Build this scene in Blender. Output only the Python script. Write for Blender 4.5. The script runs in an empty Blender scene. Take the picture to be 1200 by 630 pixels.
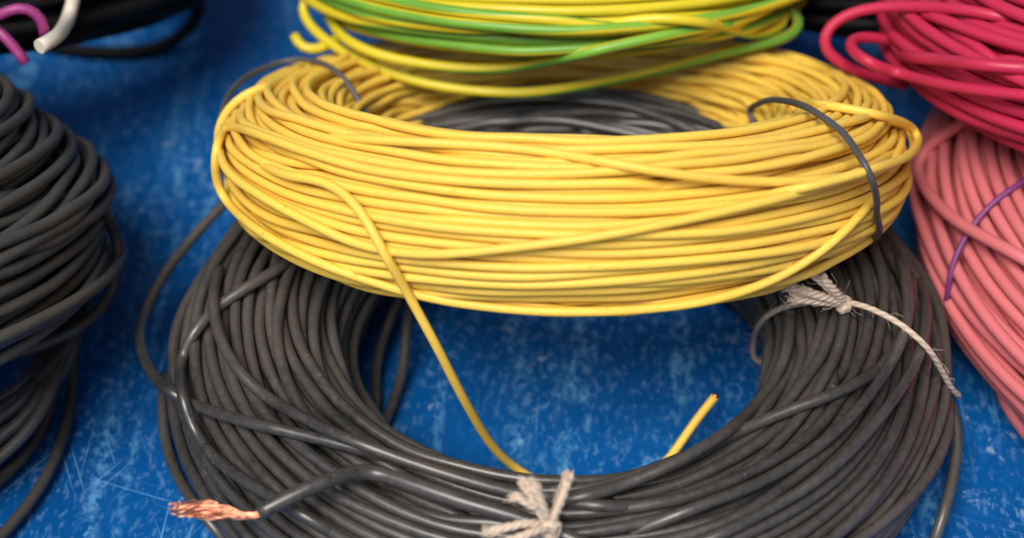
import bpy, math
import numpy as np
from mathutils import Vector
from mathutils.bvhtree import BVHTree

C = bpy.context.scene
COL = C.collection
R_ = math.radians

# ------------------------------------------------------------------ camera
PITCH, DIST, HFOV = 42.0, 0.58, 30.0
CAM = np.array([0, -DIST * math.cos(R_(PITCH)), DIST * math.sin(R_(PITCH))])
FW = np.array([0, math.cos(R_(PITCH)), -math.sin(R_(PITCH))])
UP = np.array([0, math.sin(R_(PITCH)), math.cos(R_(PITCH))])
RT = np.array([1.0, 0, 0])
FPX = 600 / math.tan(R_(HFOV / 2))
cd = bpy.data.cameras.new('camera')
cam = bpy.data.objects.new('camera', cd)
COL.objects.link(cam)
cam.location = CAM
cam.rotation_euler = (R_(90 - PITCH), 0, 0)
cd.sensor_width = 36
cd.lens = 18 / math.tan(R_(HFOV / 2))
cd.clip_start, cd.clip_end = 0.01, 50
cd.dof.use_dof = True
cd.dof.focus_distance = 0.482
cd.dof.aperture_fstop = 7.5
C.camera = cam

# ------------------------------------------------------------------ light
SUN_EL, SUN_AZ = 57.0, 204.0          # elevation; compass bearing of the sun (0 = +Y, clockwise)
w = bpy.data.worlds.new('World')
C.world = w
w.use_nodes = True
nt = w.node_tree
bg = nt.nodes['Background']
sky = nt.nodes.new('ShaderNodeTexSky')
sky.sky_type = 'NISHITA'
sky.sun_disc = False
sky.sun_elevation = R_(SUN_EL)
sky.sun_rotation = R_(SUN_AZ)
sky.dust_density = 1.5
sky.air_density = 0.4
sky.ozone_density = 0.4
nt.links.new(sky.outputs[0], bg.inputs[0])
bg.inputs[1].default_value = 0.05
sd = bpy.data.lights.new('sun', 'SUN')
sd.energy = 1.5
sd.angle = R_(32)
sd.color = (1.0, 0.95, 0.87)
sun = bpy.data.objects.new('sun', sd)
COL.objects.link(sun)
sun.rotation_euler = (R_(90 - SUN_EL), 0, R_(180 - SUN_AZ) )
C.view_settings.view_transform = 'Standard'
C.view_settings.look = 'None'
C.view_settings.exposure = 1.45
C.view_settings.gamma = 1
C.cycles.max_bounces = 6
C.cycles.use_denoising = True

# ------------------------------------------------------------------ materials
class NT:
    def __init__(s, name):
        s.m = bpy.data.materials.new(name)
        s.m.use_nodes = True
        s.t = s.m.node_tree
        s.b = s.t.nodes['Principled BSDF']
    def n(s, kind, **kw):
        nd = s.t.nodes.new('ShaderNode' + kind)
        for k, v in kw.items():
            if k in nd.inputs: nd.inputs[k].default_value = v
            else: setattr(nd, k, v)
        return nd
    def l(s, a, b): s.t.links.new(a, b)
    def uv(s):
        return s.n('UVMap').outputs[0]
    def obj(s):
        return s.n('TexCoord').outputs['Object']
    def turned(s, src, rot):
        m = s.n('Mapping')
        m.inputs['Rotation'].default_value = rot
        s.l(src, m.inputs[0])
        return m.outputs[0]
    def mapping(s, src, scale=(1, 1, 1), rot=(0, 0, 0), loc=(0, 0, 0)):
        if rot != (0, 0, 0): src = s.turned(src, rot)
        m = s.n('Mapping')
        m.inputs['Scale'].default_value = scale
        m.inputs['Location'].default_value = loc
        s.l(src, m.inputs[0])
        return m.outputs[0]
    def noise(s, src, scale, detail=3, rough=.55, dist=0):
        n = s.n('TexNoise', Scale=scale, Detail=detail, Roughness=rough, Distortion=dist)
        s.l(src, n.inputs['Vector'])
        return n.outputs['Fac']
    def ramp(s, src, stops):
        r = s.n('ValToRGB')
        e = r.color_ramp.elements
        while len(e) < len(stops): e.new(.5)
        for el, (p, c) in zip(e, stops):
            el.position = p
            el.color = c if len(c) == 4 else (*c, 1)
        s.l(src, r.inputs[0])
        return r.outputs[0]
    def g(s, src, a, b, v0=0, v1=1):
        m = s.n('MapRange')
        m.inputs['From Min'].default_value = a; m.inputs['From Max'].default_value = b
        m.inputs['To Min'].default_value = v0; m.inputs['To Max'].default_value = v1
        s.l(src, m.inputs['Value'])
        return m.outputs[0]
    def math(s, op, a, b=None):
        m = s.n('Math', operation=op)
        for i, x in enumerate((a, b)):
            if x is None: continue
            if isinstance(x, (int, float)): m.inputs[i].default_value = x
            else: s.l(x, m.inputs[i])
        return m.outputs[0]
    def mix(s, f, a, b, mode='MIX'):
        m = s.n('Mix', data_type='RGBA', blend_type=mode)
        for i, x in ((0, f), (6, a), (7, b)):
            if isinstance(x, (int, float)): m.inputs[i].default_value = x
            elif isinstance(x, tuple): m.inputs[i].default_value = (*x, 1)
            else: s.l(x, m.inputs[i])
        return m.outputs[2]
    def out(s, col=None, rough=None, bump=None, strength=.2, dist=.001, **kw):
        if col is not None:
            if isinstance(col, tuple): s.b.inputs['Base Color'].default_value = (*col, 1)
            else: s.l(col, s.b.inputs['Base Color'])
        if rough is not None:
            if isinstance(rough, (int, float)): s.b.inputs['Roughness'].default_value = rough
            else: s.l(rough, s.b.inputs['Roughness'])
        if bump is not None:
            b = s.n('Bump', Strength=strength, Distance=dist)
            s.l(bump, b.inputs['Height'])
            s.l(b.outputs[0], s.b.inputs['Normal'])
        for k, v in kw.items(): s.b.inputs[k].default_value = v
        return s.m

def wire_mat(name, base, dust, dust_amt=.5, rough=(.38, .6), speck=None, speck_amt=.0, spec=.5, var=.12, seed=0.0):
    """insulated wire: slow shifts of tone along its length, dusty streaks, small dirt specks"""
    t = NT(name)
    uv = t.uv()
    o = t.obj()
    long_ = t.noise(t.mapping(uv, (2.5, 14, 1), loc=(seed, seed * 3, 0)), 1.0, 3)
    mott = t.noise(t.mapping(o, loc=(seed, 0, 0)), 22, 4, .6)
    grit = t.noise(t.mapping(uv, (5, 420, 1), loc=(0, seed, 0)), 1.0, 3, .7)
    v = t.math('ADD', t.math('MULTIPLY', long_, .6), t.math('MULTIPLY', mott, .5))
    c0 = tuple(x * (1 - var) for x in base)
    c1 = tuple(min(.95, x * (1 + var)) for x in base)
    col = t.mix(t.g(v, .35, .75), c0, c1)
    d = t.math('MULTIPLY', t.g(t.math('ADD', t.math('MULTIPLY', mott, .75), t.math('MULTIPLY', grit, .45)), .46, .82), dust_amt)
    col = t.mix(d, col, dust)
    if speck:
        sp = t.noise(t.mapping(uv, (4, 560, 1), loc=(seed, 7, 0)), 1.0, 2, .5)
        big = t.noise(t.mapping(o, loc=(3, seed, 0)), 60, 2)
        f = t.math('MULTIPLY', t.g(sp, .66, .74), t.g(big, .42, .62))
        col = t.mix(t.math('MULTIPLY', f, speck_amt), col, speck)
    r = t.g(t.math('ADD', t.math('MULTIPLY', grit, .5), t.math('MULTIPLY', mott, .5)), .3, .7, rough[0], rough[1])
    m = t.out(col, r, t.math('ADD', t.math('MULTIPLY', long_, .8), t.math('MULTIPLY', grit, .25)), .25, .0006)
    t.b.inputs['Specular IOR Level'].default_value = spec
    return m

M = {}
M['black'] = wire_mat('black_rubber_insulation', (.025, .0245, .024), (.135, .117, .100), .62, (.30, .45), (.22, .18, .14), .6, .75, .3, 1.3)
M['black_old'] = wire_mat('dull_black_insulation', (.034, .033, .031), (.10, .092, .08), .6, (.45, .65), None, 0, .45, .3, 4.7)
M['dark'] = wire_mat('near_black_insulation', (.004, .004, .005), (.010, .010, .010), .4, (.55, .7), None, 0, .15, .2, 2.1)  # colour kept near black so the added gap coil reads as deep shade
M['yellow'] = wire_mat('yellow_pvc_insulation', (.91, .592, .078), (.60, .39, .085), .5, (.42, .6), (.26, .12, .015), .55, .4, .07, 2.9)
M['crimson'] = wire_mat('crimson_pvc_insulation', (.48, .018, .062), (.42, .04, .08), .4, (.38, .5), None, 0, .4, .1, 5.1)
M['salmon'] = wire_mat('salmon_pvc_insulation', (.62, .150, .165), (.50, .18, .17), .5, (.42, .55), None, 0, .35, .1, 8.3)
M['grey_tie'] = wire_mat('grey_tie_wire', (.055, .057, .065), (.10, .10, .10), .4, (.4, .55), None, 0, .5, .2, 3.3)
M['purple'] = wire_mat('purple_tie_wire', (.14, .025, .13), (.22, .06, .2), .4, (.4, .5), None, 0, .4, .2, 6.3)
M['magenta'] = wire_mat('magenta_tie_wire', (.30, .035, .17), (.3, .07, .2), .3, (.4, .5), None, 0, .4, .1, 7.3)
M['white'] = wire_mat('off_white_insulation', (.62, .56, .47), (.5, .44, .36), .4, (.45, .55), None, 0, .4, .06, 9.3)

t = NT('green_and_yellow_insulation')
uv = t.uv()
sep = t.n('SeparateXYZ'); t.l(uv, sep.inputs[0])
wob = t.noise(t.mapping(uv, (.0, 7, 1)), 1.0, 2)
ang = t.math('FRACT', t.math('ADD', sep.outputs[0], t.math('ADD', t.math('MULTIPLY', sep.outputs[1], 3.3), t.math('MULTIPLY', wob, .9))))
tri = t.math('ABSOLUTE', t.math('SUBTRACT', ang, .5))
f = t.g(tri, .325, .365)
mott = t.noise(t.obj(), 30, 3)
yc = t.mix(t.g(mott, .35, .65), (.57, .46, .016), (.66, .54, .026))
gc = t.mix(t.g(mott, .35, .65), (.12, .31, .03), (.19, .40, .04))
col = t.mix(f, yc, gc)
prn = t.noise(t.mapping(uv, (9, 900, 1)), 1.0, 2, .6)
M['yg'] = t.out(col, .4, None)
t.b.inputs['Specular IOR Level'].default_value = .45

t = NT('bare_copper')
n_ = t.noise(t.mapping(t.uv(), (3, 300, 1)), 1.0, 3)
M['copper'] = t.out(t.mix(n_, (.66, .25, .13), (.86, .43, .28)), t.g(n_, .3, .7, .30, .50), n_, .2, .0003, Metallic=1.0)

t = NT('jute_twine')
uv = t.uv()
sep = t.n('SeparateXYZ'); t.l(uv, sep.inputs[0])
ph = t.math('ADD', t.math('MULTIPLY', sep.outputs[0], 12.566), t.math('MULTIPLY', sep.outputs[1], 2100.0))
ply = t.math('SINE', ph)
fib = t.noise(t.mapping(uv, (18, 500, 1)), 1.0, 3, .7)
h = t.math('ADD', t.math('MULTIPLY', ply, .22), fib)
M['twine'] = t.out(t.mix(t.g(h, .1, .95), (.46, .35, .25), (.76, .62, .48)), .9, h, .7, .0006)
t = NT('jute_fibre')
M['fibre'] = t.out(t.mix(t.noise(t.mapping(t.uv(), (2, 700, 1)), 1, 2), (.50, .38, .27), (.78, .64, .50)), .9)

# ---- blue painted table with scuffs and scratches
t = NT('scuffed_blue_paint')
o = t.obj()
big = t.noise(o, 7, 3)
fine = t.noise(o, 120, 4, .6)
base = t.mix(t.g(big, .35, .65), (.0003, .055, .210), (.0005, .081, .296))
base = t.mix(t.math('MULTIPLY', t.g(fine, .5, .75), .35), base, (.004, .13, .42))
# scuff flecks: small blotches drawn out along the table's length, gathered in worn patches
warp = t.n('VectorMath', operation='ADD')
wn = t.n('TexNoise', Scale=60.0, Detail=2.0)
t.l(o, wn.inputs['Vector'])
sc_ = t.n('VectorMath', operation='SCALE'); t.l(wn.outputs['Color'], sc_.inputs[0]); sc_.inputs['Scale'].default_value = .006
t.l(o, warp.inputs[0]); t.l(sc_.outputs[0], warp.inputs[1])
wo = warp.outputs[0]
patch = t.noise(o, 16, 3, .6)
fl = t.noise(t.mapping(wo, (1.5, .75, 1)), 330, 4, .68)
flm = t.math('MULTIPLY', t.g(fl, .535, .61), t.g(patch, .34, .58))
col = t.mix(t.math('MULTIPLY', flm, .58), base, (.12, .28, .54))
# columns of wear running along the table
colm = t.noise(t.mapping(o, (1, .10, 1), loc=(.31, .1, 0)), 75, 3, .6)
brk = t.noise(t.mapping(wo, (2.4, 1.3, 1)), 190, 3, .65)
cm = t.math('MULTIPLY', t.g(colm, .54, .63), t.g(brk, .45, .60))
cm = t.math('MULTIPLY', cm, t.g(t.noise(o, 9, 2), .42, .58))
# three worn tracks where things have been dragged along the table
xs = t.n('SeparateXYZ'); t.l(o, xs.inputs[0])
brk2 = t.g(t.noise(t.mapping(wo, (2.2, 1.5, 1), loc=(.7, .2, 0)), 230, 3, .7), .44, .6)
for x0, wd, am in ((.0015, .0042, .9), (.013, .0022, .6), (-.112, .0040, .7), (-.104, .0018, .5), (.165, .004, .5)):
    tr = t.g(t.math('ABSOLUTE', t.math('SUBTRACT', xs.outputs[0], x0)), 0, wd, am, 0)
    cm = t.math('MAXIMUM', cm, t.math('MULTIPLY', t.math('MULTIPLY', tr, brk2), t.g(t.noise(o, 24, 2), .36, .58)))
col = t.mix(t.math('MULTIPLY', cm, .8), col, (.13, .40, .68))
# pale bare spots
sp = t.noise(t.mapping(wo, (1.2, 1, 1)), 150, 3, .6)
spm = t.math('MULTIPLY', t.g(sp, .66, .72), t.g(t.noise(o, 11, 2), .42, .6))
col = t.mix(t.math('MULTIPLY', spm, .6), col, (.34, .46, .60))
# thin scratches at several slants
scr = None
for i, (rot, sx, sy, lo) in enumerate(((1.2, 22, 1100, .69), (-.5, 18, 1000, .70), (.35, 15, 1200, .69), (2.2, 24, 1100, .70), (1.62, 13, 1000, .68))):
    n1 = t.noise(t.mapping(o, (sx, sy, 1), rot=(0, 0, rot), loc=(i * 3.7, i * 1.3, 0)), 1.0, 1.5, .4)
    a = t.g(n1, lo, lo + .05)
    scr = a if scr is None else t.math('MAXIMUM', scr, a)
scr = t.math('MULTIPLY', scr, t.g(t.noise(o, 30, 2), .42, .62))
col = t.mix(t.math('MULTIPLY', scr, .55), col, (.16, .42, .68))
hgt = t.math('ADD', t.math('MULTIPLY', fine, .3), t.math('MULTIPLY', t.math('MAXIMUM', flm, scr), -.5))
rg = t.g(t.math('ADD', t.math('MULTIPLY', flm, .5), fine), .3, 1.0, .36, .62)
M['table'] = t.out(col, rg, hgt, .25, .0005)
t.b.inputs['Specular IOR Level'].default_value = .22

# ------------------------------------------------------------------ geometry helpers
def tube(pts, rad, n=8, cap=True, closed=False, twist=0.0):
    """vertices, quads and uvs (around, metres along) of a swept tube"""
    P = np.asarray(pts, float); K = len(P)
    rad = np.broadcast_to(np.asarray(rad, float), (K,))
    if closed:
        T = np.roll(P, -1, 0) - np.roll(P, 1, 0)
    else:
        T = np.gradient(P, axis=0)
    T /= np.linalg.norm(T, axis=1, keepdims=True) + 1e-12
    N = np.empty_like(P)
    v = np.array([0, 0, 1.0]) if abs(T[0, 2]) < .9 else np.array([1.0, 0, 0])
    v = v - T[0] * v.dot(T[0]); v /= np.linalg.norm(v)
    for i in range(K):
        v = v - T[i] * v.dot(T[i])
        v = v / (math.sqrt(v.dot(v)) + 1e-12)
        N[i] = v
    B = np.cross(T, N)
    a = np.linspace(0, 2 * np.pi, n, endpoint=False)
    L = np.concatenate([[0], np.cumsum(np.linalg.norm(np.diff(P, axis=0), axis=1))])
    aa = a[None] + (twist * L)[:, None]
    V = P[:, None] + rad[:, None, None] * (np.cos(aa)[..., None] * N[:, None] + np.sin(aa)[..., None] * B[:, None])
    V = V.reshape(-1, 3)
    rings = K if closed else K - 1
    i = np.arange(rings)[:, None]; j = np.arange(n)[None]
    i2 = (i + 1) % K; j2 = (j + 1) % n
    F = np.stack([i * n + j, i * n + j2, i2 * n + j2, i2 * n + j], -1).reshape(-1, 4)
    u0 = (j / n + 0 * i); u1 = ((j + 1) / n + 0 * i)
    Ln = np.concatenate([L, [L[-1] + 1e-3]])
    l0 = (Ln[i] + 0 * j); l1 = (Ln[i + 1] + 0 * j)
    UV = np.stack([np.stack([u0, l0], -1), np.stack([u1, l0], -1), np.stack([u1, l1], -1), np.stack([u0, l1], -1)], -2).reshape(-1, 2)
    caps = []
    if cap and not closed:
        caps = [list(range(n))[::-1], list(range((K - 1) * n, K * n))]
    return V, F, UV, caps

class MB:
    def __init__(s): s.V, s.F, s.UV, s.caps, s.k = [], [], [], [], 0
    def add(s, pts, rad, n=8, **kw):
        V, F, UV, caps = tube(pts, rad, n, **kw)
        s.V.append(V); s.F.append(F + s.k); s.UV.append(UV)
        s.caps += [[q + s.k for q in c] for c in caps]
        s.k += len(V)
        return s
    def build(s, name, mat, parent=None):
        V = np.concatenate(s.V); F = np.concatenate(s.F); UV = np.concatenate(s.UV)
        me = bpy.data.meshes.new(name)
        nc = sum(len(c) for c in s.caps)
        me.vertices.add(len(V)); me.vertices.foreach_set('co', V.astype(np.float32).ravel())
        loops = np.concatenate([F.ravel(), np.array([q for c in s.caps for q in c], int)]) if nc else F.ravel()
        me.loops.add(len(loops)); me.loops.foreach_set('vertex_index', loops.astype(np.int32))
        st = np.concatenate([np.arange(len(F)) * 4, len(F) * 4 + np.cumsum([0] + [len(c) for c in s.caps])[:-1]]) if nc else np.arange(len(F)) * 4
        tot = np.concatenate([np.full(len(F), 4), [len(c) for c in s.caps]]) if nc else np.full(len(F), 4)
        me.polygons.add(len(st))
        me.polygons.foreach_set('loop_start', st.astype(np.int32))
        me.polygons.foreach_set('loop_total', tot.astype(np.int32))
        sm = np.ones(len(st), bool); sm[len(F):] = False
        me.polygons.foreach_set('use_smooth', sm)
        uvl = me.uv_layers.new(name='UVMap')
        u = np.zeros((len(loops), 2), np.float32); u[:len(UV)] = UV
        uvl.data.foreach_set('uv', u.ravel())
        me.update(calc_edges=True); me.validate()
        me.materials.append(mat)
        o = bpy.data.objects.new(name, me)
        COL.objects.link(o)
        if parent is not None:
            o.parent = parent
            o.matrix_parent_inverse = parent.matrix_basis.inverted()
        return o

def catmull(P, per):
    """dense points through the control points (any width)"""
    P = np.asarray(P, float)
    Q = np.concatenate([[2 * P[0] - P[1]], P, [2 * P[-1] - P[-2]]])
    out = []
    for i in range(len(P) - 1):
        p0, p1, p2, p3 = Q[i:i + 4]
        t = np.linspace(0, 1, per, endpoint=False)[:, None]
        out.append(.5 * (2 * p1 + (p2 - p0) * t + (2 * p0 - 5 * p1 + 4 * p2 - p3) * t ** 2 + (3 * p1 - p0 - 3 * p2 + p3) * t ** 3))
    out.append(P[-1:])
    return np.concatenate(out)

def resample(P, step):
    s = np.concatenate([[0], np.cumsum(np.linalg.norm(np.diff(P[:, :3], axis=0), axis=1))])
    n = max(4, int(s[-1] / step) + 1)
    q = np.linspace(0, s[-1], n)
    return np.stack([np.interp(q, s, P[:, k]) for k in range(P.shape[1])], -1)

def smooth(P, it=2):
    P = P.copy()
    for _ in range(it):
        P[1:-1] = P[1:-1] * .5 + (P[:-2] + P[2:]) * .25
    return P

def at(px, py, z):
    d = FW + RT * (px - 600) / FPX - UP * (py - 315) / FPX
    return CAM + d * ((z - CAM[2]) / d[2])

# ------------------------------------------------------------------ a wound coil
def periodic(ctrl, phi):
    """ctrl: {degrees: value}, smooth round the ring"""
    k = sorted(ctrl); a = np.radians([x for x in k]); v = np.array([ctrl[x] for x in k], float)
    a3 = np.concatenate([a - 2 * np.pi, a, a + 2 * np.pi]); v3 = np.concatenate([v, v, v])
    y = np.interp(phi, a3, v3)
    n = len(phi); kk = max(1, n // 40)
    for _ in range(kk * 3):
        y = (np.roll(y, 1) + 2 * y + np.roll(y, -1)) / 4
    return y

def C_(x): return x if isinstance(x, dict) else {0: x}

def pack(N, S, ru, rv, d, rng, mess, core, iters, loose):
    """cross-section places of every turn of one long wire: turns wander, push each other aside and are held in by the bundle's outline"""
    K = N * S
    th0 = rng.permutation(N) * 2.399963
    r0 = np.sqrt(core ** 2 + (1 - core ** 2) * (np.arange(N) + .5) / N)
    th = np.repeat(th0, S); rr = np.repeat(r0, S)
    def walk(corr, amp):
        m = int(K / corr) + 4
        c = rng.normal(size=m) * amp
        x = np.arange(K) / corr
        i = x.astype(int); f = x - i; f = f * f * (3 - 2 * f)
        return c[i] * (1 - f) + c[i + 1] * f
    th = th + walk(S * .85, mess) ; rr = np.clip(rr + walk(S * .6, .2 * mess), core, 1.0)
    RU = np.tile(ru, N); RV = np.tile(rv, N)
    p = np.stack([rr * np.cos(th) * RU, rr * np.sin(th) * RV], -1)
    lim = 1.0 + np.clip(walk(S * .35, loose) - loose * .9, 0, .35)
    eye = np.eye(N, dtype=bool)[None]
    for it in range(iters + 30):
        late = it > iters * .75
        for _ in range(1 if late else 3):
            q = p.copy()
            k_ = .06 if it >= iters else .2 if late else .24
            q[1:-1] = p[1:-1] * (1 - 2 * k_) + (p[:-2] + p[2:]) * k_
            p = q
        rad = np.hypot(p[:, 0] / RU, p[:, 1] / RV) + 1e-9
        g = np.where(rad > lim, 1 + .35 * (lim / rad - 1), 1.0)
        g = np.where(rad < core, 1 + .25 * (core / rad - 1).clip(0, 2), g)
        p = p * (g * (1 - .0015))[:, None]
        A = p.reshape(N, S, 2).transpose(1, 0, 2).astype(np.float32)
        dx = A[:, :, None, 0] - A[:, None, :, 0]; dy = A[:, :, None, 1] - A[:, None, :, 1]
        D2 = dx * dx + dy * dy + 1e-12
        m = (D2 < d * d) & ~eye
        Dd = np.sqrt(D2)
        fct = np.where(m, (d - Dd) / Dd, 0) * .42
        p = p + np.stack([(fct * dx).sum(2), (fct * dy).sum(2)], -1).transpose(1, 0, 2).reshape(K, 2)
    return p

class Coil:
    def __init__(s, label, c, R, tilt, roll, ru, rv, dR=0, dz=0, wire=.003, N=80, S=64, seed=1, mess=.5, core=.4, mat='black', iters=140, up=3, sides=9, loose=.03, cat='wire coil', yaw=0, spin=0, shear=0.0):
        s.c = np.array(c, float); s.R = R; s.d = wire; s.mat = mat
        t_, r_, y_ = R_(tilt), R_(roll), R_(yaw)
        Rx = np.array([[1, 0, 0], [0, math.cos(t_), math.sin(t_)], [0, -math.sin(t_), math.cos(t_)]])
        Ry = np.array([[math.cos(r_), 0, math.sin(r_)], [0, 1, 0], [-math.sin(r_), 0, math.cos(r_)]])
        Rz = np.array([[math.cos(y_), -math.sin(y_), 0], [math.sin(y_), math.cos(y_), 0], [0, 0, 1]])
        s.rot = Ry @ Rx @ Rz
        phi = np.arange(S) / S * 2 * np.pi + R_(spin)
        s.ruc, s.rvc, s.dRc, s.dzc = C_(ru), C_(rv), C_(dR), C_(dz)
        rng = np.random.default_rng(seed)
        p = pack(N, S, periodic(s.ruc, phi), periodic(s.rvc, phi), wire * 1.06, rng, mess, core, iters, loose)
        p[:, 0] += shear * p[:, 1]
        K = N * S
        Ph = np.arange(K) / S * 2 * np.pi + R_(spin)
        base = np.stack([R + np.tile(periodic(s.dRc, phi), N) + p[:, 0], np.tile(periodic(s.dzc, phi), N) + p[:, 1], Ph], -1)
        dense = catmull(base, up)
        P = s.world(dense[:, 0], dense[:, 2], dense[:, 1])
        P[:, 2] = np.maximum(P[:, 2], wire * .5)            # nothing goes through the table
        s.root = bpy.data.objects.new('wire_coil', None)
        COL.objects.link(s.root)
        s.root.empty_display_size = .02
        s.root.location = (s.c[0], s.c[1], 0.0)
        s.root['label'] = label; s.root['category'] = cat
        s.root['group'] = 'coils of electrical wire on the blue table'
        mb = MB().add(P, wire / 2, sides)
        s.V, s.F = mb.V[0], mb.F[0]
        s.w = mb.build('winding', M[mat], s.root)
        s.phi = phi
    def world(s, r, ph, z):
        L = np.stack([r * np.cos(ph), r * np.sin(ph), z], -1)
        return L @ s.rot.T + s.c
    def local(s, P):
        L = (np.asarray(P) - s.c) @ s.rot
        ph = np.arctan2(L[:, 1], L[:, 0]); r = np.hypot(L[:, 0], L[:, 1])
        pp = np.arange(360) / 360 * 2 * np.pi
        f = lambda c: np.interp(ph % (2 * np.pi), pp, periodic(c, pp), period=2 * np.pi)
        return ph, np.arctan2((L[:, 2] - f(s.dzc)) / f(s.rvc), (r - s.R - f(s.dRc)) / f(s.ruc))
    def skin(s, ph, psi, off):
        """a point lying on the outside of the bundle"""
        pp = np.arange(360) / 360 * 2 * np.pi
        f = lambda c: np.interp(np.asarray(ph) % (2 * np.pi), pp, periodic(c, pp), period=2 * np.pi)
        return s.world(s.R + f(s.dRc) + (f(s.ruc) + off) * np.cos(psi), ph, f(s.dzc) + (f(s.rvc) + off) * np.sin(psi))

class Surface:
    """a coil's winding and every strand laid over it so far"""
    def __init__(s, coil):
        s.trees = [BVHTree.FromPolygons(coil.V.tolist(), coil.F.tolist())]
    def add(s, V, F): s.trees.append(BVHTree.FromPolygons(V.tolist(), F.tolist()))
    def ray_cast(s, o, d):
        hits = [h for h in (t.ray_cast(o, d) for t in s.trees) if h[0] is not None]
        return min(hits, key=lambda h: h[3]) if hits else (None,)
def bvh(coil): return Surface(coil)

def lay(tree, pts, d, z0=None, sink=(True, True), lift=.66, it=6, step=.0025, bridge=4, soft=4):
    """a strand laid over the bundle along a traced path; entries are (px, py), on the surface, or (px, py, height), free in the air or on the table"""
    depth = []
    for q in pts:
        if len(q) == 3:
            depth.append(np.dot(at(*q) - CAM, FW))
        else:
            depth.append(np.nan)
    P2 = np.array([[q[0], q[1], np.nan if len(q) == 2 else dp] for q, dp in zip(pts, depth)], float)
    free = np.array([len(q) == 3 for q in pts], float)
    dense = catmull(np.column_stack([P2[:, :2], free]), 14)
    Z = np.full(len(dense), np.nan)
    for i, (px, py, fr) in enumerate(dense):
        if i % 14 == 0 and len(pts[i // 14]) == 3:
            Z[i] = depth[i // 14]; continue
        if fr > .02: continue
        dv = FW + RT * (px - 600) / FPX - UP * (py - 315) / FPX
        ln = np.linalg.norm(dv)
        hit = tree.ray_cast(Vector(CAM), Vector(dv / ln))
        if hit[0] is not None:
            Z[i] = np.dot(np.array(hit[0]) - CAM, FW) - lift * d
    ok = ~np.isnan(Z)
    idx = np.arange(len(Z))
    surf = (dense[:, 2] <= .02) & ok
    Z = np.interp(idx, idx[ok], Z[ok])
    Z0 = Z.copy()
    for k in range(bridge):                                # a stiff wire bridges the hollows between the turns below it
        Zm = Z.copy()
        Zm[1:-1] = np.minimum(Z[1:-1], np.minimum(Z[:-2], Z[2:]))
        Z = np.where(surf, Zm, Z)
    for _ in range(it * 3):
        Zs = Z.copy(); Zs[1:-1] = .5 * Z[1:-1] + .25 * (Z[:-2] + Z[2:])
        Z = np.where(surf, np.minimum(Zs, Z0), Zs)
    for _ in range(soft):
        Z[1:-1] = .5 * Z[1:-1] + .25 * (Z[:-2] + Z[2:])
    n = len(Z)
    for e, on in enumerate(sink):
        if on:
            r = np.arange(n) if e == 0 else np.arange(n)[::-1]
            Z = Z + 4.2 * d * np.clip(1 - r / 15, 0, 1) ** 1.6
    P = CAM + Z[:, None] * (FW + RT * ((dense[:, 0] - 600) / FPX)[:, None] - UP * ((dense[:, 1] - 315) / FPX)[:, None])
    return smooth(resample(P, step), 2)

def strand(coil, tree, pts, name='loose_loop', d=None, mat=None, label=None, sides=12, **kw):
    d = d or coil.d
    P = lay(tree, pts, d, **kw)
    mb = MB().add(P, d / 2, sides)
    tree.add(mb.V[0], mb.F[0])
    o = mb.build(name, M[mat or coil.mat], coil.root)
    if label: o['label'] = label
    return o, P

def taut(Q):
    """pull a closed band tight: the convex outline of the points in the band's own plane"""
    c = Q.mean(0)
    U = np.linalg.svd(Q - c, full_matrices=False)[2]
    q = (Q - c) @ U.T
    pts = sorted(map(tuple, q[:, :2]))
    def half(ps):
        h = []
        for p in ps:
            while len(h) > 1 and (h[-1][0] - h[-2][0]) * (p[1] - h[-2][1]) - (h[-1][1] - h[-2][1]) * (p[0] - h[-2][0]) <= 0: h.pop()
            h.append(p)
        return h[:-1]
    hull = np.array(half(pts) + half(pts[::-1]))
    hull = resample(np.concatenate([hull, hull[:1]]), .0015)[:-1]
    a0 = np.arctan2(q[:, 1], q[:, 0]); o = np.argsort(a0)
    w0 = np.interp(np.arctan2(hull[:, 1], hull[:, 0]), a0[o], q[o, 2], period=2 * np.pi)
    for _ in range(12): w0 = .5 * w0 + .25 * (np.roll(w0, 1) + np.roll(w0, -1))
    return c + np.column_stack([hull, w0]) @ U

def tie(coil, tree, pts, d, mat, name='tie_wire', label=None, hidden_off=None):
    """a closed band round the bundle: the traced, visible side laid on the wires and the far side carried round behind them"""
    P = lay(tree, pts, d, sink=(False, False), lift=.75, it=10, bridge=9, soft=14)
    ph, psi = coil.local(P[[0, -1]])
    a, b = psi[1], psi[0]
    pv = coil.local(P)[1]
    direction = np.sign(np.sum((np.diff(pv) + np.pi) % (2 * np.pi) - np.pi))
    dpsi = (b - a) % (2 * np.pi) if direction > 0 else -((a - b) % (2 * np.pi))
    u = np.linspace(0, 1, 26)[1:-1]
    dphi = (ph[0] - ph[1] + np.pi) % (2 * np.pi) - np.pi
    H = coil.skin(ph[1] + dphi * u, a + dpsi * u, -d * .6)
    H[:, 2] = np.maximum(H[:, 2], d * .55)
    Q = np.concatenate([P, H])
    Q = resample(np.concatenate([Q, Q[:1]]), .002)[:-1]
    Q = taut(Q)
    for _ in range(3): Q = .5 * Q + .25 * (np.roll(Q, 1, 0) + np.roll(Q, -1, 0))
    o = MB().add(Q, d / 2, 10, closed=True).build(name, M[mat], coil.root)
    if label: o['label'] = label
    return o, P

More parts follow.
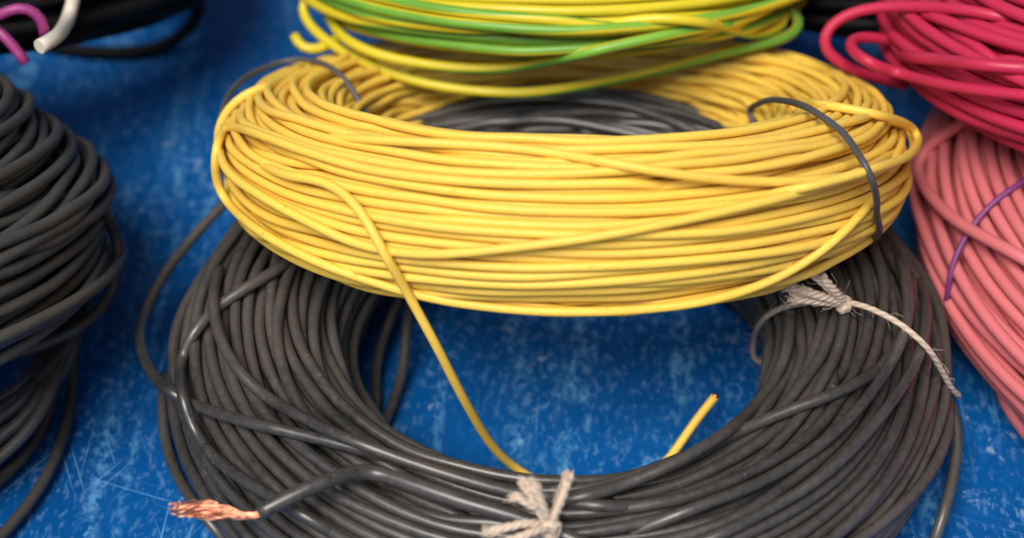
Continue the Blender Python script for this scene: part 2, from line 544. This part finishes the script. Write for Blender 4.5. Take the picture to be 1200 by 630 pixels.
# ------------------------------------------------------------------ table
def rounded_slab(name, x0, x1, y0, y1, th, b):
    import bmesh
    bm = bmesh.new()
    bmesh.ops.create_cube(bm, size=1)
    for v in bm.verts:
        v.co = Vector(((x0 + x1) / 2 + v.co.x * (x1 - x0), (y0 + y1) / 2 + v.co.y * (y1 - y0), -th / 2 + v.co.z * th))
    bmesh.ops.bevel(bm, geom=list(bm.edges), offset=b, segments=3, affect='EDGES')
    me = bpy.data.meshes.new(name); bm.to_mesh(me); bm.free()
    o = bpy.data.objects.new(name, me); COL.objects.link(o)
    return o
tb = rounded_slab('table_top', -.75, .75, -.45, .75, .03, .004)
tb.data.materials.append(M['table'])
tb['kind'] = 'structure'

# ------------------------------------------------------------------ coils
black = Coil('thick coil of black wire lying flat under the yellow coil, tied with jute twine', (.013, -.057, .0222), .0806, 0, 0,
             {0: .0285, 90: .024, 180: .0282, 225: .029, 270: .0292, 315: .0295}, {0: .0218, 90: .0215, 180: .0215, 270: .0215}, dR={0: 0, 90: -.001, 180: 0, 270: -.0012},
             dz={0: 0, 90: .0005, 180: 0, 270: 0}, wire=.0030, N=158, S=60, seed=11, mess=.75, core=.35, mat='black', spin=70, loose=.13, iters=200)
yellow = Coil('yellow wire coil leaning across the black coil, bound with grey ties', (.0142, -.0125, .0565), .0748, 25, 0,
              {0: .0215, 45: .021, 90: .021, 180: .0222, 270: .0226, 315: .0225}, {0: .0175, 90: .021, 150: .021, 180: .0195, 215: .023, 270: .0250, 320: .0225}, dR={0: .0012, 90: 0, 180: .0005, 270: 0}, wire=.0024, N=156, S=64, seed=23, mess=.75, core=.5, mat='yellow', spin=95, loose=.13, iters=200)
yg = Coil('green and yellow striped wire coil resting on the back of the yellow coil', (.0125, .0825, .0605), .067, 20, 0,
          .0180, .0150, wire=.0031, N=72, S=48, seed=5, mess=.9, core=.2, mat='yg', spin=90, loose=.10, iters=160)
salmon = Coil('salmon pink wire coil with a purple tie, beneath the crimson coil', (.239, -.018, .0275), .094, 0, 0,
              .029, .027, wire=.0035, N=145, S=48, seed=31, mess=.8, core=.4, mat='salmon', spin=0, loose=.08, iters=160)
crimson = Coil('crimson red wire coil lying on top of the salmon pink coil', (.201, .028, .071), .072, 16, 0,
               .022, .020, wire=.0035, N=90, S=48, seed=41, mess=.8, core=.3, mat='crimson', spin=60, loose=.10, iters=160)
leftb = Coil('dull black wire coil slumped on the table, a magenta tie at its top', (-.216, -.040, .057), .072, 24, -10,
             .028, .049, wire=.0032, N=196, S=48, seed=51, mess=.8, core=.45, mat='black_old', spin=180, loose=.10, iters=160, shear=-.62)
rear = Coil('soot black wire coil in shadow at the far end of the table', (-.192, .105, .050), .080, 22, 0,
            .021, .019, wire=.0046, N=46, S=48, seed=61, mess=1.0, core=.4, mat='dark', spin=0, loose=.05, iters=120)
added_dark_coil = Coil('near-black wire coil added to darken the gap between the striped and crimson coils', (.126, .128, .040), .066, 20, 0,
             .022, .021, wire=.0046, N=44, S=48, seed=71, mess=.8, core=.4, mat='dark', spin=0, loose=.05, iters=100)  # added coil, its near-black colour stands in for the darkness of this gap
rng = np.random.default_rng(77)
tB, tY, tG, tS, tK, tL = bvh(black), bvh(yellow), bvh(yg), bvh(salmon), bvh(crimson), bvh(leftb)

# ---- yellow coil: turns that ride over the others, and the two ends of the wire
strand(yellow, tY, [(360, 160), (480, 166), (585, 172), (640, 178), (700, 188), (800, 205), (900, 213), (1000, 206), (1050, 190), (1072, 172), (1062, 150), (1030, 136)])
strand(yellow, tY, [(330, 96), (285, 112), (260, 140), (256, 172), (268, 202), (300, 226), (350, 254), (420, 286), (500, 298), (600, 290), (700, 277), (800, 258), (880, 240), (950, 222), (1010, 200), (1050, 178)])
strand(yellow, tY, [(272, 140), (256, 165), (252, 195), (260, 228), (300, 268), (370, 306), (450, 334), (520, 352), (600, 362), (660, 365), (740, 363), (830, 352), (905, 328), (965, 292), (1005, 255), (1040, 212)])
strand(yellow, tY, [(262, 150), (280, 150), (310, 160), (360, 178), (440, 200), (540, 212), (640, 216), (740, 215), (820, 222)])
strand(yellow, tY, [(930, 118), (985, 126), (1035, 136), (1066, 148), (1076, 164), (1062, 184), (1010, 202), (950, 218), (880, 232)])
yend, _ = strand(yellow, tY, [(300, 190), (335, 205), (375, 212), (402, 226), (428, 256), (452, 300), (468, 326), (478, 344), (511, 404, .062), (545, 470, .040), (577, 522, .017),
                    (610, 552, .003), (660, 575, .002), (730, 570, .002), (775, 546, .003), (792, 526, .005), (815, 493, .011), (838, 464, .017)],
       'wire_end', label='loose yellow end hanging into the black ring and rising from the table again', sink=(True, False), lift=.8)
core = MB().add(np.array([at(837.2, 465.5, .0168), at(839.6, 461.5, .0178)]), .00075, 8).build('copper_core', M['copper'], yend)
tie(yellow, tY, [(408, 112), (402, 88), (374, 72), (328, 74), (288, 90), (268, 110), (260, 132)], .0017, 'grey_tie')
tie(yellow, tY, [(878, 127), (905, 117), (945, 126), (985, 155), (1012, 192), (1026, 226), (1022, 250)], .0018, 'grey_tie')

# ---- black coil: stray turns
strand(black, tB, [(300, 215, .03), (262, 240, .026), (214, 292, .022), (186, 332, .020), (168, 372, .018), (165, 404, .024), (180, 440, .036), (205, 462, .043), (232, 476), (290, 494), (350, 508), (430, 528), (520, 552), (610, 578), (700, 592), (790, 590)])
strand(black, tB, [(352, 292), (330, 312), (290, 336), (252, 362), (222, 398), (211, 440), (222, 490), (246, 530), (292, 566), (350, 600), (420, 640)], label='shiny loop bulging off the side of the coil')
strand(black, tB, [(192, 440, .010), (190, 480, .006), (196, 525, .004), (212, 565, .004), (240, 605, .004), (280, 650, .005)])
strand(black, tB, [(205, 470, .012), (212, 520, .008), (236, 575, .006), (275, 625, .006), (330, 670, .008)])
strand(black, tB, [(476, 330, .018), (462, 362, .012), (447, 402, .007), (440, 440, .005), (440, 480, .004), (420, 520, .004)], sink=(True, False))
strand(black, tB, [(486, 336, .018), (477, 380, .012), (474, 420, .007), (464, 462, .004), (448, 500, .004), (425, 535, .004)], sink=(True, False))
strand(black, tB, [(1085, 420), (1108, 456, .022), (1121, 500, .018), (1119, 545, .014), (1106, 600, .011), (1085, 660, .009)])
strand(black, tB, [(640, 586), (720, 570), (800, 540), (860, 508), (925, 480), (985, 458), (1030, 432), (1056, 395), (1068, 352), (1066, 318)])
strand(black, tB, [(700, 640), (800, 600), (900, 560), (980, 505), (1035, 440), (1062, 380), (1060, 320), (1040, 280)])
strand(black, tB, [(760, 660), (860, 618), (960, 560), (1030, 490), (1075, 420), (1085, 360), (1070, 310)])
strand(black, tB, [(905, 300), (922, 340), (926, 380), (915, 430), (880, 480), (830, 520), (760, 556), (690, 580), (600, 596)])
strand(black, tB, [(262, 300), (250, 350), (262, 405), (300, 455), (370, 497), (450, 530), (540, 560), (620, 580), (720, 588)])
end, P = strand(black, tB, [(760, 680), (690, 640), (620, 610), (545, 588), (475, 564), (440, 553), (418, 552, .0475), (388, 561, .050), (345, 579, .0495), (303, 601, .047)], 'wire_end', label='cut end stripped to bare copper', sink=(True, False), d=.0038)

def ortho(dv):
    dv = dv / np.linalg.norm(dv)
    a = np.cross(dv, [0, 0, 1.0]); a /= np.linalg.norm(a)
    return a, np.cross(a, dv)

# stripped copper: a twisted bunch of fine strands that loosens towards its tip
cp = catmull([P[-1] + (P[-2] - P[-1]) * 1.2, P[-1], at(285, 603, .0465), at(262, 601, .0462), at(238, 597, .0462), at(214, 597, .0465), at(197, 596, .0465)], 12)
Lc = np.linspace(0, 1, len(cp))
a_, b_ = ortho(cp[-1] - cp[0])
mb = MB()
for k in range(30):
    ph0 = rng.uniform(0, 6.28); rr = math.sqrt(rng.uniform(.02, 1))
    spread = .0008 + .0012 * np.clip((Lc - .30) / .3, 0, 1) * (1 - .35 * np.clip((Lc - .7) / .3, 0, 1))
    wob = .0008 * np.sin(Lc * rng.uniform(9, 22) + rng.uniform(0, 6)) * np.clip((Lc - .2) / .3, 0, 1)
    an = ph0 + Lc * rng.uniform(3.2, 5.2)
    q = cp + ((spread * rr + wob) * np.cos(an))[:, None] * a_ + ((spread * rr) * np.sin(an) + wob * .5)[:, None] * b_
    n = int(len(q) * rng.uniform(.80, 1.0))
    mb.add(q[:n], .00025, 6)
mb.build('copper_strands', M['copper'], end)

# ---- jute twine round the black coil
def twine_fuzz(mb, P, n, ln=.006):
    for _ in range(n):
        i = rng.integers(1, len(P) - 2)
        dv = P[i + 1] - P[i]; dv /= np.linalg.norm(dv) + 1e-9
        a, b = ortho(dv + 1e-6)
        an = rng.uniform(0, 6.28); out = a * math.cos(an) + b * math.sin(an)
        L = ln * rng.uniform(.4, 1)
        side = rng.normal(size=3) * .3
        q = np.array([P[i] + out * .0008, P[i] + out * (.0008 + L * .35) + dv * L * .4, P[i] + out * (.0008 + L * .5) + dv * L * .9 + side * L])
        mb.add(catmull(q, 5), .00004, 3)

def frayed(parent, pts, n=3, r=.00055, tip=.0016, name='frayed_end'):
    """a tail of plied yarn whose cut tip opens into fine fibres"""
    P = smooth(resample(catmull(pts, 12), .0007), 2)
    L = np.linspace(0, 1, len(P))
    S_ = np.concatenate([[0], np.cumsum(np.linalg.norm(np.diff(P, axis=0), axis=1))])
    a, b = ortho(P[-1] - P[0] + 1e-7)
    mb = MB()
    for k in range(n):
        an = k / n * 6.283 + S_ * 900
        sp = r * .95 * (1 + .5 * np.clip((L - .7) / .3, 0, 1))
        q = P + (sp * np.cos(an))[:, None] * a + (sp * np.sin(an))[:, None] * b
        mb.add(q[:int(len(q) * rng.uniform(.86, .95))], r, 7)
    for k in range(34):
        i0 = int(len(P) * rng.uniform(.62, .82))
        ph = rng.uniform(0, 6.283); T = np.linspace(0, 1, len(P) - i0)
        sp = r * rng.uniform(.2, 1.5) + tip * rng.uniform(.1, .9) * T ** 1.5
        q = P[i0:] + (sp * np.cos(ph))[:, None] * a + (sp * np.sin(ph))[:, None] * b + np.cumsum(rng.normal(size=(len(T), 3)), 0) * .00006
        m = max(3, int(len(q) * rng.uniform(.7, 1)))
        mb.add(q[:m], .00013, 4)
    twine_fuzz(mb, P, 10, .004)
    return mb.build(name, M['fibre'], parent)

def knot(parent, c, r):
    mb = MB()
    for k in range(3):
        ax = rng.normal(size=3); ax /= np.linalg.norm(ax); a, b = ortho(ax)
        t = np.linspace(0, 2 * np.pi, 22, endpoint=False)
        q = c + r * (np.cos(t)[:, None] * a + np.sin(t)[:, None] * b) + rng.normal(size=3) * r * .2
        mb.add(q, r * .55, 8, closed=True)
    return mb.build('knot', M['twine'], parent)

def twine_tie(pts):
    o, P = tie(black, tB, pts, .0016, 'twine', 'twine_tie')
    mb = MB(); twine_fuzz(mb, P, 60, .0032)
    mb.build('stray_fibres', M['fibre'], o)
    return o, P
def near(P, px, py):
    q = P - CAM; x = 600 + FPX * (q @ RT) / (q @ FW); y = 315 - FPX * (q @ UP) / (q @ FW)
    return P[np.argmin((x - px) ** 2 + (y - py) ** 2)]
def air(base, px, py, toward):
    """a point seen at px, py that is TOWARD metres nearer than the base point"""
    z = np.dot(base - CAM, FW) - toward
    return CAM + z * (FW + RT * (px - 600) / FPX - UP * (py - 315) / FPX)

o, P = twine_tie([(884, 438), (883, 404), (893, 376), (925, 357), (985, 354), (1040, 370), (1082, 402), (1104, 435), (1117, 462)])
kc = near(P, 986, 353)
kc = kc + (CAM - kc) / np.linalg.norm(CAM - kc) * .0012
knot(o, kc, .0016)
for tgt, h in (((942, 311), .013), ((958, 319), .013), ((914, 332), .010), ((920, 348), .009), ((935, 338), .011)):
    m1 = air(kc, (986 + tgt[0]) / 2 + 4, (353 + tgt[1]) / 2 + 2, h * .7)
    frayed(o, [kc, m1, air(kc, *tgt, h)], r=.00062, tip=.0018)

o, P = twine_tie([(664, 556), (656, 575), (648, 598), (644, 622), (642, 660), (640, 720)])
kc = near(P, 644, 622)
kc = kc + (CAM - kc) / np.linalg.norm(CAM - kc) * .0016
knot(o, kc, .0020)
frayed(o, [kc, air(kc, 652, 600, .004), air(kc, 662, 575, .007), air(kc, 669, 549, .009)], tip=.0015)
frayed(o, [kc, air(kc, 632, 598, .005), air(kc, 620, 575, .008), air(kc, 609, 558, .009)], tip=.0019)
frayed(o, [kc, air(kc, 638, 595, .005), air(kc, 630, 575, .008), air(kc, 622, 560, .009)], tip=.0012)
frayed(o, [air(kc, 628, 594, .006), air(kc, 616, 588, .008), air(kc, 605, 580, .009), air(kc, 596, 585, .009)], tip=.0016)
frayed(o, [kc, air(kc, 620, 612, .005), air(kc, 590, 618, .007), air(kc, 562, 624, .007)], tip=.0018)
frayed(o, [kc, air(kc, 625, 622, .005), air(kc, 600, 632, .007), air(kc, 570, 640, .007)], tip=.0018)

# ---- green and yellow coil: sagging turn, side loops and a cut end
strand(yg, tG, [(430, 0, .075), (385, -12, .068), (358, -2, .062), (356, 18, .059), (378, 44, .057), (425, 72, .056), (495, 97, .055), (575, 108, .055), (645, 106, .055), (740, 89, .056), (845, 63, .058),
               (915, 46, .060), (938, 30, .061), (928, 12, .064), (890, 4, .068)], label='slack turn hanging below the others', sink=(False, False))
strand(yg, tG, [(385, 20, .066), (405, 46, .064), (450, 66), (520, 78), (590, 80), (660, 68), (740, 50), (820, 34), (880, 26)])
strand(yg, tG, [(700, 30), (770, 22), (830, 28), (880, 40, .064), (912, 34, .062), (922, 18, .064), (905, 0, .068)], sink=(True, False))
strand(yg, tG, [(400, 42, .056), (378, 57, .055), (358, 59, .055), (347, 50, .056), (345, 42, .057)], 'wire_end', sink=(False, False))

# ---- crimson coil: loops that stick out over its neighbours
strand(crimson, tK, [(1200, 26), (1130, 12), (1060, 8), (1010, 12, .082), (978, 26, .078), (964, 46, .074), (972, 64, .070), (1005, 84, .064), (1060, 100, .058)], sink=(True, True), d=.0032)
strand(crimson, tK, [(1110, 54, .064), (1060, 50, .068), (1022, 44, .072), (1000, 46, .074), (998, 58, .076), (1020, 74, .080), (1060, 88), (1120, 102), (1200, 112), (1260, 116)], sink=(True, True), d=.0032)
strand(crimson, tK, [(1050, 66), (1080, 68), (1130, 74), (1200, 80), (1260, 80)])

# ---- salmon coil
tie(salmon, tS, [(1235, 196), (1200, 213), (1162, 238), (1132, 275), (1114, 315), (1113, 350)], .0017, 'purple', label='purple wire twisted round the bundle')
strand(salmon, tS, [(1200, 100), (1160, 122), (1118, 150), (1088, 172), (1076, 196), (1086, 224), (1120, 258), (1180, 292), (1250, 330)])
strand(salmon, tS, [(1180, 420), (1172, 452, .010), (1190, 490, .006), (1230, 540, .005)])

# ---- dull black coil: slack turns on the table, magenta tie
for k in range(14):
    q = k / 13
    strand(leftb, tL, [(112 - 60 * q, 318 + 10 * q, .030), (92 - 40 * q, 385 + 12 * (k % 3), .026 - .008 * q), (52 - 18 * q, 440 + 14 * (k % 4), .024 - .010 * (k % 3) / 2), (-4, 482 + 20 * (k % 4) - 14 * q, .018 - .012 * (k % 3) / 2), (-70, 515 + 25 * (k % 4) - 16 * q, .016 - .01 * (k % 3) / 2)], sink=(True, False))
strand(leftb, tL, [(95, 340, .022), (84, 396, .016), (86, 440, .008), (74, 510, .004), (44, 575, .004), (-10, 640, .004), (-60, 690, .004)], sink=(False, False))
strand(leftb, tL, [(80, 340, .026), (66, 400, .020), (66, 450, .010), (44, 512, .005), (0, 562, .004), (-60, 610, .004)], sink=(False, False))
strand(leftb, tL, [(118, 240), (132, 268, .04), (139, 292, .036), (132, 335, .032), (108, 372), (50, 404), (-40, 430, .03)])
strand(leftb, tL, [(-30, 30, .085), (0, 18, .090), (22, 8, .092), (42, 14, .090), (53, 30, .086), (52, 42, .083)], 'tie_wire', d=.0030, mat='magenta', sink=(False, False))
strand(leftb, tL, [(-20, 20, .085), (0, 38, .084), (16, 54, .080), (30, 74, .076)], 'tie_wire', d=.0030, mat='magenta', sink=(False, False))

# ---- soot black coil: a loop standing off its side; the end of a white wire over it
tR = bvh(rear)
strand(rear, tR, [(225, -14, .02), (234, 4, .016), (230, 22, .012), (212, 42, .007), (186, 56, .004), (140, 62, .003), (80, 58, .003), (0, 40, .003)], sink=(False, False))
Pw = lay(tR, [(92, -50), (89, -20), (85, 4), (78, 26), (65, 44, .088), (46, 55, .088)], .0048, sink=(False, False))
white = MB().add(Pw, .0020, 12).build('loose_wire', M['white'])
white['label'] = 'bent off-white wire end hanging over the shadowed black coil'
white['category'] = 'wire'
